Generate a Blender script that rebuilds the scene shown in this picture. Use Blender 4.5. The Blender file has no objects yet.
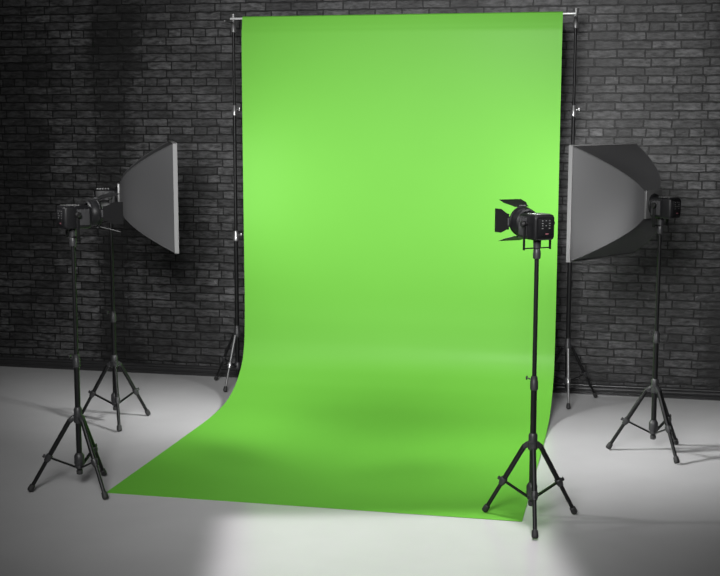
import bpy, bmesh, math, random
from mathutils import Vector, Matrix
random.seed(4)
scene = bpy.context.scene
COL = scene.collection
V = Vector

# ---------------------------------------------------------------- materials
def mat(name, color, rough=.5, metal=0.0, spec=.5, emit=None, estr=0, coat=0, coat_rough=.1, ior=1.5):
    m = bpy.data.materials.new(name); m.use_nodes = True
    b = m.node_tree.nodes['Principled BSDF']
    c = color if len(color) == 4 else (*color, 1)
    b.inputs['Base Color'].default_value = c
    b.inputs['Roughness'].default_value = rough
    b.inputs['Metallic'].default_value = metal
    b.inputs['Specular IOR Level'].default_value = spec
    b.inputs['IOR'].default_value = ior
    b.inputs['Coat Weight'].default_value = coat
    b.inputs['Coat Roughness'].default_value = coat_rough
    if emit:
        b.inputs['Emission Color'].default_value = (*emit, 1)
        b.inputs['Emission Strength'].default_value = estr
    return m

def add_noise(m, scale, amount, bump=0, dist=.002, rough_amt=0, stretch=(1, 1, 1)):
    nt = m.node_tree; b = nt.nodes['Principled BSDF']
    tc = nt.nodes.new('ShaderNodeTexCoord'); mp = nt.nodes.new('ShaderNodeMapping')
    mp.inputs['Scale'].default_value = stretch
    n = nt.nodes.new('ShaderNodeTexNoise'); n.inputs['Scale'].default_value = scale; n.inputs['Detail'].default_value = 4
    nt.links.new(tc.outputs['Object'], mp.inputs[0]); nt.links.new(mp.outputs[0], n.inputs['Vector'])
    mr = nt.nodes.new('ShaderNodeMapRange')
    mr.inputs['To Min'].default_value = 1 - amount; mr.inputs['To Max'].default_value = 1 + amount
    nt.links.new(n.outputs['Fac'], mr.inputs['Value'])
    mx = nt.nodes.new('ShaderNodeVectorMath'); mx.operation = 'SCALE'
    mx.inputs[0].default_value = b.inputs['Base Color'].default_value[:3]
    nt.links.new(mr.outputs[0], mx.inputs['Scale']); nt.links.new(mx.outputs[0], b.inputs['Base Color'])
    if rough_amt:
        m2 = nt.nodes.new('ShaderNodeMapRange'); r = b.inputs['Roughness'].default_value
        m2.inputs['To Min'].default_value = r - rough_amt; m2.inputs['To Max'].default_value = r + rough_amt
        nt.links.new(n.outputs['Fac'], m2.inputs['Value']); nt.links.new(m2.outputs[0], b.inputs['Roughness'])
    if bump:
        bp = nt.nodes.new('ShaderNodeBump'); bp.inputs['Strength'].default_value = bump; bp.inputs['Distance'].default_value = dist
        nt.links.new(n.outputs['Fac'], bp.inputs['Height']); nt.links.new(bp.outputs[0], b.inputs['Normal'])
    return m

M = {}
M['tube'] = add_noise(mat('black_tube', (.010, .010, .0105), .38, .0, .28), 40, .15)
M['tube_up'] = add_noise(mat('black_satin_tube', (.012, .012, .0125), .34, .0, .35), 40, .12)
M['plastic'] = add_noise(mat('dark_plastic', (.035, .035, .037), .42), 60, .15)
M['rubber'] = add_noise(mat('rubber', (.028, .028, .028), .6), 80, .2)
M['housing'] = add_noise(mat('lamp_housing', (.010, .010, .011), .42, 0, .28), 60, .15, .15, .0006)
M['housing_grey'] = add_noise(mat('lamp_side_plate', (.05, .05, .052), .42, .0, .35), 60, .15)
M['flap'] = add_noise(mat('flap_black', (.007, .007, .0075), .5, 0, .28), 30, .15)
M['knob'] = add_noise(mat('knob_black', (.008, .008, .008), .5), 60, .1)
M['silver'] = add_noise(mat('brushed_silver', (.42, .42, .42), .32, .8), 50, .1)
M['chrome'] = add_noise(mat('crossbar_white_metal', (.85, .85, .85), .35, .3), 50, .05)
M['fabric'] = add_noise(mat('softbox_fabric', (.085, .085, .087), .55, spec=.6), 220, .06, .1, .0005)
M['binding'] = add_noise(mat('softbox_binding', (.33, .33, .33), .7), 120, .06)
M['plate'] = add_noise(mat('speed_ring_metal', (.2, .2, .2), .4, .5), 60, .1)
M['lens'] = mat('fresnel_glass', (.5, .5, .5), .12, spec=.8)
M['mark'] = mat('pale_print', (.20, .20, .20), .5)
M['pale'] = mat('pale_inner_coating', (.42, .42, .42), .5)
M['red'] = mat('red_indicator', (.25, .09, .11), .4)
M['baseboard'] = add_noise(mat('dark_baseboard', (.035, .035, .036), .3, .0, .6), 8, .25, 0, 0, .05, (1, 6, 6))

def diffuser_mat():
    m = mat('diffuser_cloth_lit', (.8, .8, .8), .8, emit=(1, 1, 1), estr=SOFT)
    return m

# ---- brick wall: one procedural surface with relief
def brick_mat():
    m = bpy.data.materials.new('painted_dark_brick'); m.use_nodes = True
    nt = m.node_tree; N = nt.nodes; L = nt.links; b = N['Principled BSDF']
    def n(t, **k):
        x = N.new(t)
        for a, v in k.items(): setattr(x, a, v)
        return x
    def math_(op, a, c=None, clamp=False):
        x = n('ShaderNodeMath', operation=op); x.use_clamp = clamp
        for i, v in enumerate((a, c)):
            if v is None: continue
            if hasattr(v, 'links'): L.new(v, x.inputs[i])
            else: x.inputs[i].default_value = v
        return x.outputs[0]
    tc = n('ShaderNodeTexCoord'); sep = n('ShaderNodeSeparateXYZ'); L.new(tc.outputs['Object'], sep.inputs[0])
    # slight wobble so that courses and joints are not ruler straight
    wn = n('ShaderNodeTexNoise'); wn.inputs['Scale'].default_value = 9; wn.inputs['Detail'].default_value = 4; L.new(tc.outputs['Object'], wn.inputs['Vector'])
    wob = math_('MULTIPLY', math_('SUBTRACT', wn.outputs['Fac'], .5), .020)
    cmb = n('ShaderNodeCombineXYZ')
    L.new(math_('ADD', math_('ADD', sep.outputs['X'], 20.0 - .068), wob), cmb.inputs[0])
    L.new(math_('ADD', math_('ADD', sep.outputs['Z'], .0665 * 18 - .040), wob), cmb.inputs[1])
    bk = n('ShaderNodeTexBrick', offset=.78, offset_frequency=2, squash=.5, squash_frequency=6)
    L.new(cmb.outputs[0], bk.inputs['Vector'])
    for k, v in {'Scale': 1, 'Mortar Size': .0060, 'Mortar Smooth': .3, 'Bias': -.05, 'Brick Width': .215, 'Row Height': .0665}.items():
        bk.inputs[k].default_value = v
    bk.inputs['Color1'].default_value = (.044, .044, .045, 1)
    bk.inputs['Color2'].default_value = (.116, .116, .118, 1)
    bk.inputs['Mortar'].default_value = (.004, .004, .004, 1)
    # worn faces: streaks along each brick
    st = n('ShaderNodeMapping'); st.inputs['Scale'].default_value = (1, 1, 3); L.new(tc.outputs['Object'], st.inputs[0])
    s1 = n('ShaderNodeTexNoise'); s1.inputs['Scale'].default_value = 13; s1.inputs['Detail'].default_value = 5; s1.inputs['Roughness'].default_value = .65
    L.new(st.outputs[0], s1.inputs['Vector'])
    r1 = n('ShaderNodeMapRange'); r1.inputs['From Min'].default_value = .34; r1.inputs['From Max'].default_value = .64
    r1.inputs['To Min'].default_value = .22; r1.inputs['To Max'].default_value = 1.55; L.new(s1.outputs['Fac'], r1.inputs['Value'])
    # large sooty stains, own irregular shapes
    s2 = n('ShaderNodeTexNoise'); s2.inputs['Scale'].default_value = .9; s2.inputs['Detail'].default_value = 6; s2.inputs['Roughness'].default_value = .6
    L.new(tc.outputs['Object'], s2.inputs['Vector'])
    r2 = n('ShaderNodeMapRange'); r2.inputs['From Min'].default_value = .38; r2.inputs['From Max'].default_value = .6
    r2.inputs['To Min'].default_value = .45; r2.inputs['To Max'].default_value = 1.12; L.new(s2.outputs['Fac'], r2.inputs['Value'])
    # one tall soot streak left of the backdrop; the right-edge one is painted shade
    def streak(cx, w, z0, z1, depth, prev):
        d = math_('DIVIDE', math_('ABSOLUTE', math_('SUBTRACT', sep.outputs['X'], cx)), w)
        d = math_('ADD', d, math_('MULTIPLY', math_('SUBTRACT', s2.outputs['Fac'], .5), 2.6))
        d = math_('ADD', d, math_('MULTIPLY', math_('SUBTRACT', s1.outputs['Fac'], .5), 1.2))
        mr = n('ShaderNodeMapRange'); mr.interpolation_type = 'SMOOTHSTEP'
        mr.inputs['From Min'].default_value = .5; mr.inputs['From Max'].default_value = 1.35
        mr.inputs['To Min'].default_value = depth; mr.inputs['To Max'].default_value = 1
        L.new(d, mr.inputs['Value'])
        return math_('MULTIPLY', prev, mr.outputs[0])
    f = math_('MULTIPLY', r1.outputs[0], r2.outputs[0])
    f = streak(-4.30, .20, 0, 3, .30, f)
    f = streak(-5.3, .45, 0, 3, .6, f)
    f = streak(.80, .22, 0, 3, .35, f)  # wall dimming at far right, painted into the brick colour
    # pale specks of worn paint
    s3 = n('ShaderNodeTexNoise'); s3.inputs['Scale'].default_value = 24; s3.inputs['Detail'].default_value = 3
    L.new(tc.outputs['Object'], s3.inputs['Vector'])
    r3 = n('ShaderNodeMapRange'); r3.inputs['From Min'].default_value = .68; r3.inputs['From Max'].default_value = .8
    r3.inputs['To Min'].default_value = 1; r3.inputs['To Max'].default_value = 2.4; L.new(s3.outputs['Fac'], r3.inputs['Value'])
    f = math_('MULTIPLY', f, r3.outputs[0])
    sc = n('ShaderNodeVectorMath', operation='SCALE'); L.new(bk.outputs['Color'], sc.inputs[0]); L.new(f, sc.inputs['Scale'])
    L.new(sc.outputs[0], b.inputs['Base Color'])
    b.inputs['Roughness'].default_value = .48; b.inputs['Specular IOR Level'].default_value = .45
    h = math_('ADD', math_('MULTIPLY', math_('SUBTRACT', 1.0, bk.outputs['Fac']), 1.0), math_('MULTIPLY', s1.outputs['Fac'], .75))
    bp = n('ShaderNodeBump'); bp.inputs['Strength'].default_value = .8; bp.inputs['Distance'].default_value = .009
    L.new(h, bp.inputs['Height']); L.new(bp.outputs[0], b.inputs['Normal'])
    return m

def floor_mat():
    m = mat('polished_concrete', (.30, .30, .30), .2, spec=.5)
    nt = m.node_tree; b = nt.nodes['Principled BSDF']; L = nt.links
    tc = nt.nodes.new('ShaderNodeTexCoord')
    n1 = nt.nodes.new('ShaderNodeTexNoise'); n1.inputs['Scale'].default_value = 2.2; n1.inputs['Detail'].default_value = 6
    L.new(tc.outputs['Object'], n1.inputs['Vector'])
    mr = nt.nodes.new('ShaderNodeMapRange'); mr.inputs['To Min'].default_value = .68; mr.inputs['To Max'].default_value = .78
    L.new(n1.outputs['Fac'], mr.inputs['Value'])
    cb = nt.nodes.new('ShaderNodeCombineColor')
    for i in range(3): L.new(mr.outputs[0], cb.inputs[i])
    L.new(cb.outputs[0], b.inputs['Base Color'])
    m2 = nt.nodes.new('ShaderNodeMapRange'); m2.inputs['To Min'].default_value = .17; m2.inputs['To Max'].default_value = .27
    L.new(n1.outputs['Fac'], m2.inputs['Value']); L.new(m2.outputs[0], b.inputs['Roughness'])
    b.inputs['Specular IOR Level'].default_value = .32
    return m

def green_mat():
    m = mat('green_vinyl', (.185, .60, .062), .55, spec=.28, coat=.02, coat_rough=.2)
    return add_noise(m, 3, .015)

# ---------------------------------------------------------------- mesh helpers
class MB:
    def __init__(self): self.bm = bmesh.new()
    def _m(self, vs, mtx):
        if mtx: bmesh.ops.transform(self.bm, matrix=mtx, verts=vs)
    def box(self, c, s, bevel=0, rot=None, seg=2):
        r = bmesh.ops.create_cube(self.bm, size=1); vs = r['verts']
        bmesh.ops.scale(self.bm, vec=s, verts=vs)
        if bevel:
            es = list({e for v in vs for e in v.link_edges})
            q = bmesh.ops.bevel(self.bm, geom=es, offset=bevel, segments=seg, affect='EDGES', profile=.5)
            vs = list({v for f in q['faces'] for v in f.verts} | {v for v in vs if v.is_valid})
        T = Matrix.Translation(c)
        if rot: T = T @ rot.to_4x4()
        self._m(vs, T); return self
    def lathe(self, p0, p1, prof, seg=20, caps=True):
        """prof: list of (distance from p0 along p0->p1, radius)"""
        p0, p1 = V(p0), V(p1); ax = (p1 - p0).normalized()
        q = ax.to_track_quat('Z', 'Y').to_matrix()
        rings = []
        for d, r in prof:
            rings.append([self.bm.verts.new(p0 + q @ V((r * math.cos(2 * math.pi * k / seg), r * math.sin(2 * math.pi * k / seg), d))) for k in range(seg)])
        for a, b in zip(rings, rings[1:]):
            for k in range(seg):
                self.bm.faces.new((a[k], a[(k + 1) % seg], b[(k + 1) % seg], b[k]))
        if caps:
            self.bm.faces.new(rings[0][::-1]); self.bm.faces.new(rings[-1])
        return self
    def tube(self, p0, p1, r, r1=None, seg=16, ch=.15):
        d = (V(p1) - V(p0)).length; r1 = r if r1 is None else r1; c = min(r * ch, d * .3)
        return self.lathe(p0, p1, [(0, r - c), (c, r), (d - c, r1), (d, r1 - c)], seg)
    def loft(self, rings, close_ends=True, closed=True):
        rs = [[self.bm.verts.new(p) for p in r] for r in rings]; n = len(rs[0])
        for a, b in zip(rs, rs[1:]):
            for k in range(n if closed else n - 1):
                self.bm.faces.new((a[k], a[(k + 1) % n], b[(k + 1) % n], b[k]))
        if close_ends:
            self.bm.faces.new(rs[0][::-1]); self.bm.faces.new(rs[-1])
        return self
    def build(self, name, m, parent=None, smooth=True, angle=35):
        bmesh.ops.recalc_face_normals(self.bm, faces=self.bm.faces)
        if smooth:
            for f in self.bm.faces: f.smooth = True
            for e in self.bm.edges:
                if len(e.link_faces) == 2 and e.calc_face_angle(0) > math.radians(angle): e.smooth = False
        me = bpy.data.meshes.new(name); self.bm.to_mesh(me); self.bm.free()
        me.materials.append(M[m] if isinstance(m, str) else m)
        o = bpy.data.objects.new(name, me); COL.objects.link(o)
        if parent: o.parent = parent
        return o

def tag(o, label, cat, group=None):
    o['label'] = label; o['category'] = cat
    if group: o['group'] = group
    return o
def empty(name, loc=(0, 0, 0), rz=0):
    o = bpy.data.objects.new(name, None); COL.objects.link(o)
    o.empty_display_size = .1; o.location = loc; o.rotation_euler = (0, 0, rz); return o
def copy_tree(o, parent=None):
    c = o.copy(); COL.objects.link(c)
    if parent: c.parent = parent
    for ch in [x for x in COL.objects if x.parent == o]: copy_tree(ch, c)
    return c
def struct(o): o['kind'] = 'structure'; return o

# ---------------------------------------------------------------- light levels
SOFT = 5.0
# ---------------------------------------------------------------- setting
WALL_Y = 9.93
mb = MB(); mb.box((-2, WALL_Y + .11, 2.3), (16, .22, 4.6)); struct(mb.build('wall_back', brick_mat(), smooth=False))
mb = MB(); mb.box((-2, 3.0, -.05), (16, 14.0, .1)); struct(mb.build('floor', floor_mat(), smooth=False))
prof = [(0, 0), (.028, 0), (.028, .012), (.022, .016), (.022, .024), (.030, .028), (.034, .034), (.030, .040), (.022, .043),
        (.020, .052), (.020, .058), (.026, .061), (.032, .067), (.034, .073), (.030, .080), (.022, .084), (0, .084)]
mb = MB(); mb.loft([[(x, WALL_Y - d, z) for d, z in prof] for x in (-10, 6)])
struct(mb.build('baseboard_back', 'baseboard', angle=50))

# ---------------------------------------------------------------- green backdrop
GX0, GX1, ROLL_Y, ROLL_Z, RR = -2.967, -.535, 9.385, 2.932, .013
bd = empty('green_backdrop', ((GX0 + GX1) / 2, 8.2, 0))
tag(bd, 'seamless bright green backdrop hanging from the crossbar and sweeping onto the floor', 'backdrop')
pts = []
for a in range(0, 91, 10):     # wrapped over the roll (from the wall side to the camera side)
    t = math.radians(100 - a); pts.append((ROLL_Y - (RR + .002) * math.cos(t) , ROLL_Z + (RR + .002) * math.sin(t)))
curve = [(9.362, 2.90), (9.352, 2.85), (9.345, 2.78), (9.343, 2.5), (9.343, 2.0), (9.346, 1.5), (9.350, 1.0), (9.352, .75), (9.345, .60), (9.338, .50), (9.325, .41), (9.295, .32),
         (9.250, .25), (9.185, .19), (9.11, .135), (9.01, .088), (8.90, .052), (8.78, .030), (8.62, .015), (8.45, .007), (8.2, .004), (7.6, .003), (6.9, .003), (6.625, .003)]
def catmull(P, n=5):
    out = []
    Q = [P[0]] + list(P) + [P[-1]]
    for i in range(1, len(Q) - 2):
        p0, p1, p2, p3 = [V((*q, 0)) for q in Q[i - 1:i + 3]]
        for k in range(n):
            t = k / n
            out.append(.5 * ((2 * p1) + (-p0 + p2) * t + (2 * p0 - 5 * p1 + 4 * p2 - p3) * t * t + (-p0 + 3 * p1 - 3 * p2 + p3) * t ** 3))
    out.append(V((*P[-1], 0))); return [(v.x, max(v.y, .003)) for v in out]
path = [(y, z) for y, z in pts[:-1]] + catmull([pts[-1]] + curve)
TH = .0016
def offset(path, d):
    o = []
    for i in range(len(path)):
        a = V(path[max(i - 1, 0)]); b = V(path[min(i + 1, len(path) - 1)]); t = (b - a).normalized()
        o.append((path[i][0] + t.y * d, path[i][1] - t.x * d))
    return o
back = offset(path, TH)
back = [(y, max(z, .0008)) for y, z in back] if back[0][0] > path[0][0] or True else back
cx = (GX0 + GX1) / 2
nx = 12
mb = MB()
front_rows = [[mb.bm.verts.new((GX0 - cx + (GX1 - GX0) * k / nx, y - 8.2, z)) for k in range(nx + 1)] for y, z in path]
inner = offset(path, -TH)
# the sheet lies on the floor: thickness goes behind / below the visible face
sgn = 1
rows2 = []
for (y, z), (yb, zb) in zip(path, [(p[0], p[1]) for p in offset(path, TH)]):
    dy, dz = yb - y, zb - z
    if dz > 0: dy, dz = -dy, -dz
    if y < 9.366 and z > .55 and dy < 0: dy = -dy
    rows2.append([mb.bm.verts.new((GX0 - cx + (GX1 - GX0) * k / nx, y + dy - 8.2, z + dz)) for k in range(nx + 1)])
for A in (front_rows, rows2):
    for a, b in zip(A, A[1:]):
        for k in range(nx): mb.bm.faces.new((a[k], a[k + 1], b[k + 1], b[k]))
for a, b, c, d in zip(front_rows, front_rows[1:], rows2, rows2[1:]):
    mb.bm.faces.new((a[0], b[0], d[0], c[0])); mb.bm.faces.new((a[-1], b[-1], d[-1], c[-1]))
for A, B in ((front_rows[0], rows2[0]), (front_rows[-1], rows2[-1])):
    for k in range(nx): mb.bm.faces.new((A[k], A[k + 1], B[k + 1], B[k]))
green = green_mat()
mb.build('sheet', green, bd, angle=80)
mb = MB()
hw = (GX1 - GX0) / 2
mb.lathe((-hw + .002, ROLL_Y - 8.2, ROLL_Z), (hw - .002, ROLL_Y - 8.2, ROLL_Z), [(0, .0095), (0.0005, RR), (2 * hw - .0045, RR), (2 * hw - .004, .0095), (0, .0095)], 32, caps=False)
mb.build('roll', green, bd)

ST_Y = 9.60
XL, XR = -3.114, -.452
mb = MB(); mb.tube((XL + .044, ROLL_Y, ROLL_Z), (XR + .012, ROLL_Y, ROLL_Z), .008)
bar = mb.build('crossbar', 'chrome')
tag(bar, 'thin white metal crossbar carrying the rolled top of the green backdrop', 'crossbar')

# ---------------------------------------------------------------- tripod stands
def foot_leg(mb_name, root, ang, r_foot, hub_r, hub_z, leg_m, clamp_m, foot_m, k=.55, rr=(.0142, .0115), wing=True):
    c, s = math.cos(ang), math.sin(ang)
    A = V((hub_r * c, hub_r * s, hub_z)); B = V((r_foot * c, r_foot * s, .022)); d = (B - A).normalized(); L = (B - A).length
    mid = A + d * L * k
    m = MB(); m.tube(A, mid, rr[0]); m.tube(mid - d * .01, B, rr[1]); leg = m.build('leg', leg_m, root)
    m = MB(); m.lathe(mid - d * .022, mid + d * .022, [(0, rr[0] + .002), (.004, rr[0] + .006), (.030, rr[0] + .006), (.036, rr[0] + .003), (.044, rr[0] + .002)])
    side = V((-s, c, 0))
    m.build('leg_clamp', clamp_m, leg)
    if wing:
        up = d.cross(side).normalized()
        if up.z < 0: up = -up
        p = mid + up * (rr[0] + .004)
        m = MB(); m.tube(p, p + up * .008, .0035); m.box(p + up * .010, (.006, .022, .014), .002, rot=up.to_track_quat('Z', 'Y').to_matrix())
        m.build('wing_knob', clamp_m, leg)
    end = V((r_foot * c, r_foot * s, 0))
    m = MB()
    q = B - d * .030; LL = .050
    m.lathe(q, q + d * LL, [(0, rr[1] + .001), (.004, rr[1] + .005), (.022, rr[1] + .0065), (.036, rr[1] + .0065), (.042, rr[1] + .003)])
    m.build('rubber_foot', foot_m, leg)
    return mid

def light_stand(base, feet_angles, top=1.50, r_foot=.284):
    root = empty('light_stand', (*base, 0))
    m = MB()
    m.tube((0, 0, .115), (0, 0, .74), .0165); m.build('lower_tube', 'tube', root)
    m = MB(); m.tube((0, 0, .72), (0, 0, top - .03), .0118); m.build('upper_tube', 'tube_up', root)
    m = MB(); m.lathe((0, 0, .735), (0, 0, .815), [(0, .017), (.006, .0215), (.05, .0215), (.058, .018), (.074, .018), (.080, .013)])
    c = m.build('collar', 'plastic', root)
    m = MB(); m.tube((-.018, 0, .795), (-.034, 0, .800), .004); m.box((-.040, 0, .802), (.009, .028, .018), .003); m.build('wing_knob', 'plastic', c)
    # crown where the legs are hinged
    m = MB(); m.lathe((0, 0, .405), (0, 0, .500), [(0, .020), (.006, .026), (.045, .030), (.052, .024), (.085, .024), (.095, .018)])
    for a in feet_angles:
        cc, s = math.cos(a), math.sin(a)
        R = Matrix.Rotation(a, 3, 'Z')
        m.box((cc * .036, s * .036, .430), (.048, .030, .030), .009, rot=R @ Matrix.Rotation(math.radians(38), 3, 'Y'))
    m.build('crown', 'plastic', root)
    # sliding block with the braces
    m = MB(); m.lathe((0, 0, .130), (0, 0, .225), [(0, .020), (.005, .026), (.020, .024), (.030, .030), (.076, .030), (.087, .024), (.095, .018)])
    m.build('slider', 'plastic', root)
    m = MB(); m.tube((0, 0, .095), (0, 0, .12), .019); m.build('end_cap', 'rubber', root)
    for a in feet_angles:
        mid = foot_leg('leg', root, a, r_foot, .048, .425, 'tube', 'plastic', 'rubber')
        cc, s = math.cos(a), math.sin(a)
        m = MB(); p0 = V((.024 * cc, .024 * s, .140)); p1 = V((mid.x - .012 * cc, mid.y - .012 * s, mid.z))
        q = (p1 - p0).normalized(); u = V((-s, cc, 0)); w = q.cross(u)
        m.loft([[p + u * a1 * .0080 + w * b1 * .0045 for a1, b1 in ((-1, -1), (1, -1), (1, 1), (-1, 1))] for p in (p0, p1)])
        m.build('brace', 'tube', root)
    m = MB(); m.lathe((0, 0, top - .055), (0, 0, top), [(0, .014), (.004, .020), (.030, .021), (.050, .019), (.055, .016)])
    m.build('top_socket', 'plastic', root)
    return root

D = math.radians
stands = {
    'A': ((-0.4859, 6.6314), [D(a) for a in (158, 38.5, -81.5)], 'black tripod light stand standing partly on the front right corner of the green backdrop'),
    'B': ((-3.1424, 6.6553), [D(a) for a in (-155, -35.5, 85)], 'black tripod light stand nearest the front left corner of the green backdrop'),
    'C': ((-3.5859, 8.2139), [D(a) for a in (-62, 58, 178)], 'black tripod light stand under the softbox left of the backdrop'),
    'D': ((0.1795, 8.2229), [D(a) for a in (176.5, -59, 56.5)], 'black tripod light stand under the softbox right of the backdrop'),
}
for k, (b, fa, lab) in stands.items():
    tag(light_stand(b, fa), lab, 'light stand', 'tripod stands carrying the studio lights')

def backdrop_stand(x, angs, lab, side):
    root = empty('backdrop_stand', (x, ST_Y, 0)); tag(root, lab, 'backdrop stand', 'stands holding up the crossbar')
    m = MB(); m.tube((0, 0, .11), (0, 0, 1.22), .0170); m.build('lower_tube', 'tube', root)
    m = MB(); m.tube((0, 0, 1.18), (0, 0, 2.22), .0140); m.build('middle_tube', 'tube', root)
    m = MB(); m.tube((0, 0, 2.18), (0, 0, 2.86), .0110); m.build('upper_tube', 'tube', root)
    for z, r in ((1.19, .0185), (2.19, .0155)):
        m = MB(); m.lathe((0, 0, z), (0, 0, z + .085), [(0, r), (.006, r + .006), (.045, r + .006), (.055, r), (.078, r), (.085, r - .004)])
        c = m.build('collar', 'silver', root)
        m = MB(); m.tube((r, 0, z + .05), (r + .016, 0, z + .052), .004); m.box((r + .024, 0, z + .054), (.012, .01, .026), .003); m.build('wing_knob', 'silver', c)
    m = MB(); m.lathe((0, 0, .40), (0, 0, .50), [(0, .020), (.006, .026), (.05, .028), (.06, .022), (.09, .022), (.10, .018)]); m.build('crown', 'plastic', root)
    m = MB(); m.lathe((0, 0, .14), (0, 0, .20), [(0, .020), (.006, .026), (.05, .026), (.06, .019)]); m.build('slider', 'plastic', root)
    for i, a in enumerate(angs):
        mid = foot_leg('leg', root, a, .27, .04, .425, 'silver' if i == 0 else 'tube', 'silver' if i == 0 else 'plastic', 'rubber', rr=(.0115, .0090))
        cc, s = math.cos(a), math.sin(a)
        m = MB(); m.tube((.024 * cc, .024 * s, .165), (mid.x - .01 * cc, mid.y - .01 * s, mid.z), .0045); m.build('brace', 'tube', root)
    # bracket reaching forward under the crossbar
    y0 = ROLL_Y - ST_Y; zb = ROLL_Z
    m = MB(); m.lathe((0, 0, 2.84), (0, 0, 2.985), [(0, .015), (.004, .021), (.05, .021), (.06, .015), (.11, .015), (.115, .021), (.145, .021)])
    m.box((-side * .0, y0 / 2, zb - .016), (.012, abs(y0) + .01, .012), .003)
    m.build('bracket', 'plate', root)
    return root
backdrop_stand(XL, [D(-94), D(150), D(28)], 'tall thin black backdrop stand behind the left edge of the green backdrop', -1)
backdrop_stand(XR, [D(-84), D(37), D(157)], 'tall thin black backdrop stand behind the right edge of the green backdrop', 1)

# ---------------------------------------------------------------- lamp heads (local +X = forward, origin = pivot)
def rounded_rect(y, z, hy, hz, r, n=4):
    out = []
    for cxs, czs, a0 in ((1, 1, 0), (-1, 1, 90), (-1, -1, 180), (1, -1, 270)):
        for k in range(n + 1):
            a = math.radians(a0 + 90 * k / n); out.append((y + cxs * (hy - r) + r * math.cos(a), z + czs * (hz - r) + r * math.sin(a)))
    return out

def head_body(root, x0, x1, hy=.064, hz=.067):
    """rear box, side plates, vents, control marks"""
    xm = x0 + .062
    def sec(x, s, zc=-.017): return [(x, y, z) for y, z in rounded_rect(0, zc, hy * s, hz * s, .016)]
    m = MB(); m.loft([sec(x0, .86), sec(x0 + .006, .95), sec(x0 + .016, 1), sec(xm - .003, 1), sec(xm - .002, .97), sec(xm + .002, .97), sec(xm + .003, 1), sec(x1 - .012, 1), sec(x1, .93)])
    h = m.build('housing', 'housing', root, angle=40)
    for s in (-1, 1):       # recessed side plates with ribs
        m = MB(); m.box(((xm + x1) / 2 + .002, s * (hy + .001), -.017), (x1 - xm - .022, .005, hz * 1.35), .002)
        for k in range(4): m.box((xm + .014 + k * (x1 - xm - .03) / 3, s * (hy + .0045), .018), (.004, .004, .030), .001)
        m.build('side_plate', 'housing_grey', h)
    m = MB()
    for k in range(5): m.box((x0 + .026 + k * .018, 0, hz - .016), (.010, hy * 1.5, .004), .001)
    m.build('top_vent', 'silver', h)  # silver colour paints in the highlight along the housing top
    # print on the rear panel
    m = MB(); m.box((x0 - .001, 0, -.016), (.004, hy * 1.35, hz * 1.35), .001); pnl = m.build('control_panel', 'housing', h)
    m = MB()
    for yy in (-.026, -.004, .018):
        for kk, zz in enumerate((.030, .016, .004, -.010)):
            if yy == -.004 and kk in (1, 3): continue
            m.box((x0 - .0035, yy, zz - .010), (.0015, .010 if kk % 2 else .007, .004), 0)
    m.build('printed_marks', 'mark', pnl)
    m = MB(); m.box((x0 - .0035, -.010, -.050), (.003, .018, .007), .001); m.build('indicator_light', 'red', pnl)
    return h

def yoke(root, top, arm_y=.082):
    """U bracket, side knobs, socket that drops over the stand; top = local z of the stand top"""
    zb = -.130
    m = MB()
    for s in (-1, 1): m.box((0, s * arm_y, zb / 2 + .004), (.018, .005, abs(zb) + .026), .0015)
    m.box((0, 0, zb), (.018, arm_y * 2 + .005, .005), .0015)
    m.build('yoke', 'flap', root)
    for s in (-1, 1):
        m = MB(); m.tube((0, s * .058, 0), (0, s * (arm_y + .006), 0), .008)
        pts_ = []
        m.lathe((0, s * (arm_y + .002), 0), (0, s * (arm_y + .020), 0), [(0, .014), (.003, .017), (.014, .017), (.018, .013)], 10)
        m.build('tilt_knob', 'knob', root)
    m = MB(); m.lathe((0, 0, top + .001), (0, 0, -.088), [(0, .017), (.004, .0205), (.020, .0205), (abs(top + .001 + .088) - .004, .0215), (abs(top + .001 + .088), .018)])
    m.build('stand_socket', 'plastic', root)

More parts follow.
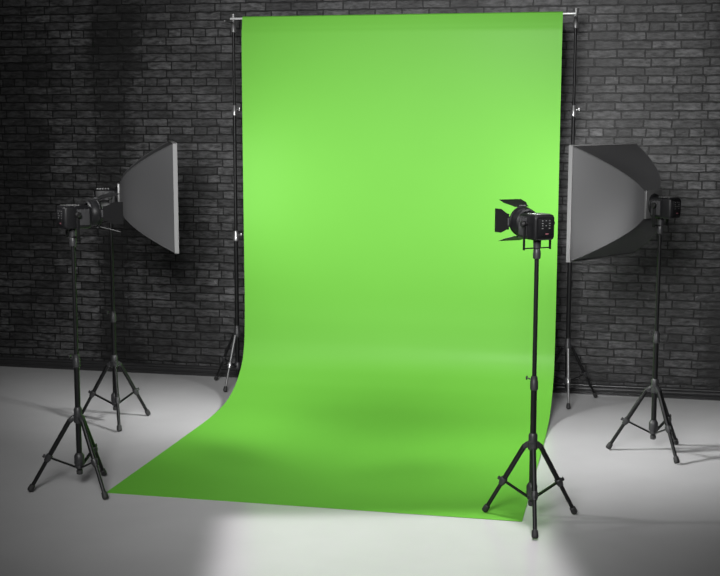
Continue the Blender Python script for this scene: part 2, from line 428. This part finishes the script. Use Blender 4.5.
TOPZ, HEADZ = 1.50, 1.634
def make_barn_door_light():
    root = empty('barn_door_light')
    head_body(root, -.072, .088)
    yoke(root, TOPZ - HEADZ)
    m = MB(); m.lathe((.088, 0, 0), (.152, 0, 0), [(0, .060), (.006, .070), (.020, .072), (.024, .075), (.050, .077), (.060, .077), (.064, .078), (.064, .066), (.040, .062)], 36, caps=False)
    ring = m.build('lens_ring', 'housing', root)
    m = MB(); m.lathe((.124, 0, 0), (.137, 0, 0), [(0, .064), (.002, .064), (.007, .045), (.010, .022), (.0115, .002)], 32)
    m.build('lens', 'lens', ring)
    m = MB(); m.lathe((.140, 0, 0), (.154, 0, 0), [(0, .079), (0.002, .081), (.012, .081), (.014, .079)], 36, caps=False); m.build('door_frame', 'flap', ring)
    for ang, tilt, ww in ((0, 15, 1.0), (180, 17, 1.0), (90, 6, .92), (270, 6, .92)):     # top, bottom, far, near
        Rt = Matrix.Rotation(math.radians(ang), 4, 'X')
        T = Matrix.Rotation(-math.radians(tilt), 4, 'Y')
        L_, w0, w1, t = .122, .046 * ww, .070 * ww, .0015
        outline = [(0, -w0), (.018, -w0 * 1.02), (L_ * .55, -w1), (L_, -w1), (L_, w1), (L_ * .55, w1), (.018, w0 * 1.02), (0, w0)]
        m = MB()
        H = Matrix.Translation((.154, 0, 0)) @ Rt @ Matrix.Translation((0, 0, .079)) @ T
        m.loft([[H @ V((x, y, z)) for x, y in outline] for z in (-t / 2, t / 2)])
        # hinge
        a = H @ V((0, -.028, 0)); b = H @ V((0, .028, 0)); m.tube(a, b, .0042)
        d = m.build('barn_door', 'flap', root, angle=30)
        m = MB(); a = H @ V((-.004, -.020, .006)); b = H @ V((-.004, .020, .006)); m.tube(a, b, .0055); m.build('hinge', 'housing_grey', d)
        m = MB(); m.loft([[H @ V((.006 + x * .93, y * .94, z)) for x, y in outline] for z in (-.0022, -.0010)]); m.build('inner_face', 'pale', d)
    return root

SB_X, SB_H = .436, .372
def make_softbox_light():
    root = empty('softbox_light')
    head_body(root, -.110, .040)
    yoke(root, TOPZ - HEADZ)
    sb_m = MB()
    # speed ring plate
    def panel(t):        # half size of the fabric at fraction t from rear
        return .085 + (SB_H - .085) * (t ** .64)
    NR, NS = 16, 10
    rings = []
    for i in range(NR + 1):
        t = i / NR; x = .066 + (SB_X - .066) * t; h = panel(t)
        # between the ribs the cloth is drawn slightly inwards
        sag = .030 * math.sin(math.pi * t) * .8
        ring = []
        for (ax, ay), (bx, by) in zip(((1, 1), (-1, 1), (-1, -1), (1, -1)), ((-1, 1), (-1, -1), (1, -1), (1, 1))):
            for k in range(NS):
                f = k / NS; px = ax + (bx - ax) * f; py = ay + (by - ay) * f
                s = 1 - (sag / h) * math.sin(math.pi * f)
                if ax == bx: px *= s
                else: py *= s
                ring.append((x, px * h, py * h))
        rings.append(ring)
    inner = [[(x + .0015, y * .992, z * .992) for x, y, z in r] for r in rings]
    sb_m.loft(rings + inner[::-1], close_ends=False)
    sb = sb_m.build('softbox', 'fabric', root, angle=25)
    m = MB(); m.box((.060, 0, 0), (.016, .180, .180), .003); m.build('speed_ring', 'plate', sb)
    m = MB(); m.lathe((.036, 0, 0), (.056, 0, 0), [(0, .055), (.004, .066), (.016, .070), (.020, .070)], 28); m.build('mount_collar', 'housing', root)
    # binding around the front edge
    m = MB(); b = .016
    h = SB_H + .002
    for s in (-1, 1):
        m.box((SB_X + .006, s * h, 0), (.030, .008, 2 * h + .008), .002)
        m.box((SB_X + .006, 0, s * h), (.030, 2 * h + .008, .008), .002)
    m.build('front_rim', 'binding', sb)
    for sy in (-1, 1):
        for sz in (-1, 1):
            m = MB()
            P = [V((.066 + (SB_X - .066) * i / 12, sy * (panel(i / 12) + .001), sz * (panel(i / 12) + .001))) for i in range(13)]
            r = .0035
            m.loft([[p + V((0, r * math.cos(q * math.pi / 3), r * math.sin(q * math.pi / 3))) for q in range(6)] for p in P])
            m.build('rib', 'fabric', sb)
    m = MB(); n_ = 12
    rows = []
    for i in range(n_ + 1):
        row = []
        for j in range(n_ + 1):
            u, v = -1 + 2 * i / n_, -1 + 2 * j / n_
            row.append((SB_X + .020 + .006 * (1 - u * u) * (1 - v * v), u * (SB_H + .004), v * (SB_H + .004)))
        rows.append(row)
    m.loft(rows, close_ends=False, closed=False)
    m.build('diffuser', diffuser_mat(), sb)
    return root

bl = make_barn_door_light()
bl.location = (-0.4859, 6.6314, HEADZ); bl.rotation_euler.z = math.atan2(.788, -.616)
tag(bl, 'small black studio light with four flaps on the stand in front of the green backdrop', 'studio light', 'studio lights with flaps')
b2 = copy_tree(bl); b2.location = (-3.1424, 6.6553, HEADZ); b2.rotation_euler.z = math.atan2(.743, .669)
b2['label'] = 'small black studio light with four flaps at far left against the dark brick wall'
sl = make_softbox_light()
sl.location = (0.1795, 8.2229, HEADZ); sl.rotation_euler.z = math.atan2(.538, -.843)
tag(sl, 'square grey softbox light right of the backdrop, its dark top and bottom panels showing', 'softbox', 'softbox lights')
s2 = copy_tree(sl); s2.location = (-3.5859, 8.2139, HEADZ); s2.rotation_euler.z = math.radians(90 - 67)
s2['label'] = 'square grey softbox light left of the backdrop, seen side on'

# ---------------------------------------------------------------- lights
def area(name, loc, target, size, power, size_y=None, spread=180, rz=None):
    l = bpy.data.lights.new(name, 'AREA'); l.energy = power; l.size = size
    if size_y: l.shape = 'RECTANGLE'; l.size_y = size_y
    l.spread = math.radians(spread)
    o = bpy.data.objects.new(name, l); COL.objects.link(o); o.location = loc
    o.rotation_euler = (V(target) - V(loc)).to_track_quat('-Z', 'Y').to_euler(); return o
area('key_lamp', (-1.25, 1.6, 3.6), (-1.75, 9.4, 1.2), 1.8, 70, spread=60)
area('left_floor_fill', (-5.4, 5.9, 4.0), (.08, 8.2, .0), .9, 10, spread=23)  # added unseen lamp that brightens the floor right of the backdrop
area('right_floor_fill', (2.0, 5.9, 4.0), (-3.15, 8.45, .0), .9, 5, spread=16)  # its added counterpart, out of view, for the floor at left
fb = area('floor_reflection_fill', (-1.06, 5.62, 3.1), (-1.06, 5.62, 0), 1.72, 7.0, 2.0, spread=6)  # added overhead beam standing in for the backdrop's pale reflection on the floor
fb.rotation_euler = (0, 0, math.radians(15))
fb.data.color = (1, .95, 1)

w = bpy.data.worlds.new('studio_dark'); scene.world = w; w.use_nodes = True
w.node_tree.nodes['Background'].inputs[0].default_value = (1, 1, 1, 1)
w.node_tree.nodes['Background'].inputs[1].default_value = .015

# ---------------------------------------------------------------- camera
cam = bpy.data.cameras.new('camera'); co = bpy.data.objects.new('camera', cam); COL.objects.link(co)
PITCH, YAW, ROLL = math.radians(7.881), math.radians(12.283), math.radians(.088)
fw = V((-math.sin(YAW) * math.cos(PITCH), math.cos(YAW) * math.cos(PITCH), -math.sin(PITCH)))
rt = V((math.cos(YAW), math.sin(YAW), 0)); up = rt.cross(fw)
r2 = rt * math.cos(ROLL) + up * math.sin(ROLL); u2 = -rt * math.sin(ROLL) + up * math.cos(ROLL)
R = Matrix((r2, u2, -fw)).transposed()
co.matrix_world = Matrix.Translation((0, 0, 2.2)) @ R.to_4x4()
cam.sensor_width = 36; cam.lens = 1250.5 * 36 / 720; cam.clip_end = 100
scene.camera = co
scene.view_settings.view_transform = 'Standard'; scene.view_settings.look = 'None'
scene.view_settings.exposure = 0; scene.view_settings.gamma = 1; scene.view_settings.use_curve_mapping = False
scene.cycles.diffuse_bounces = 0
scene.cycles.use_denoising = True
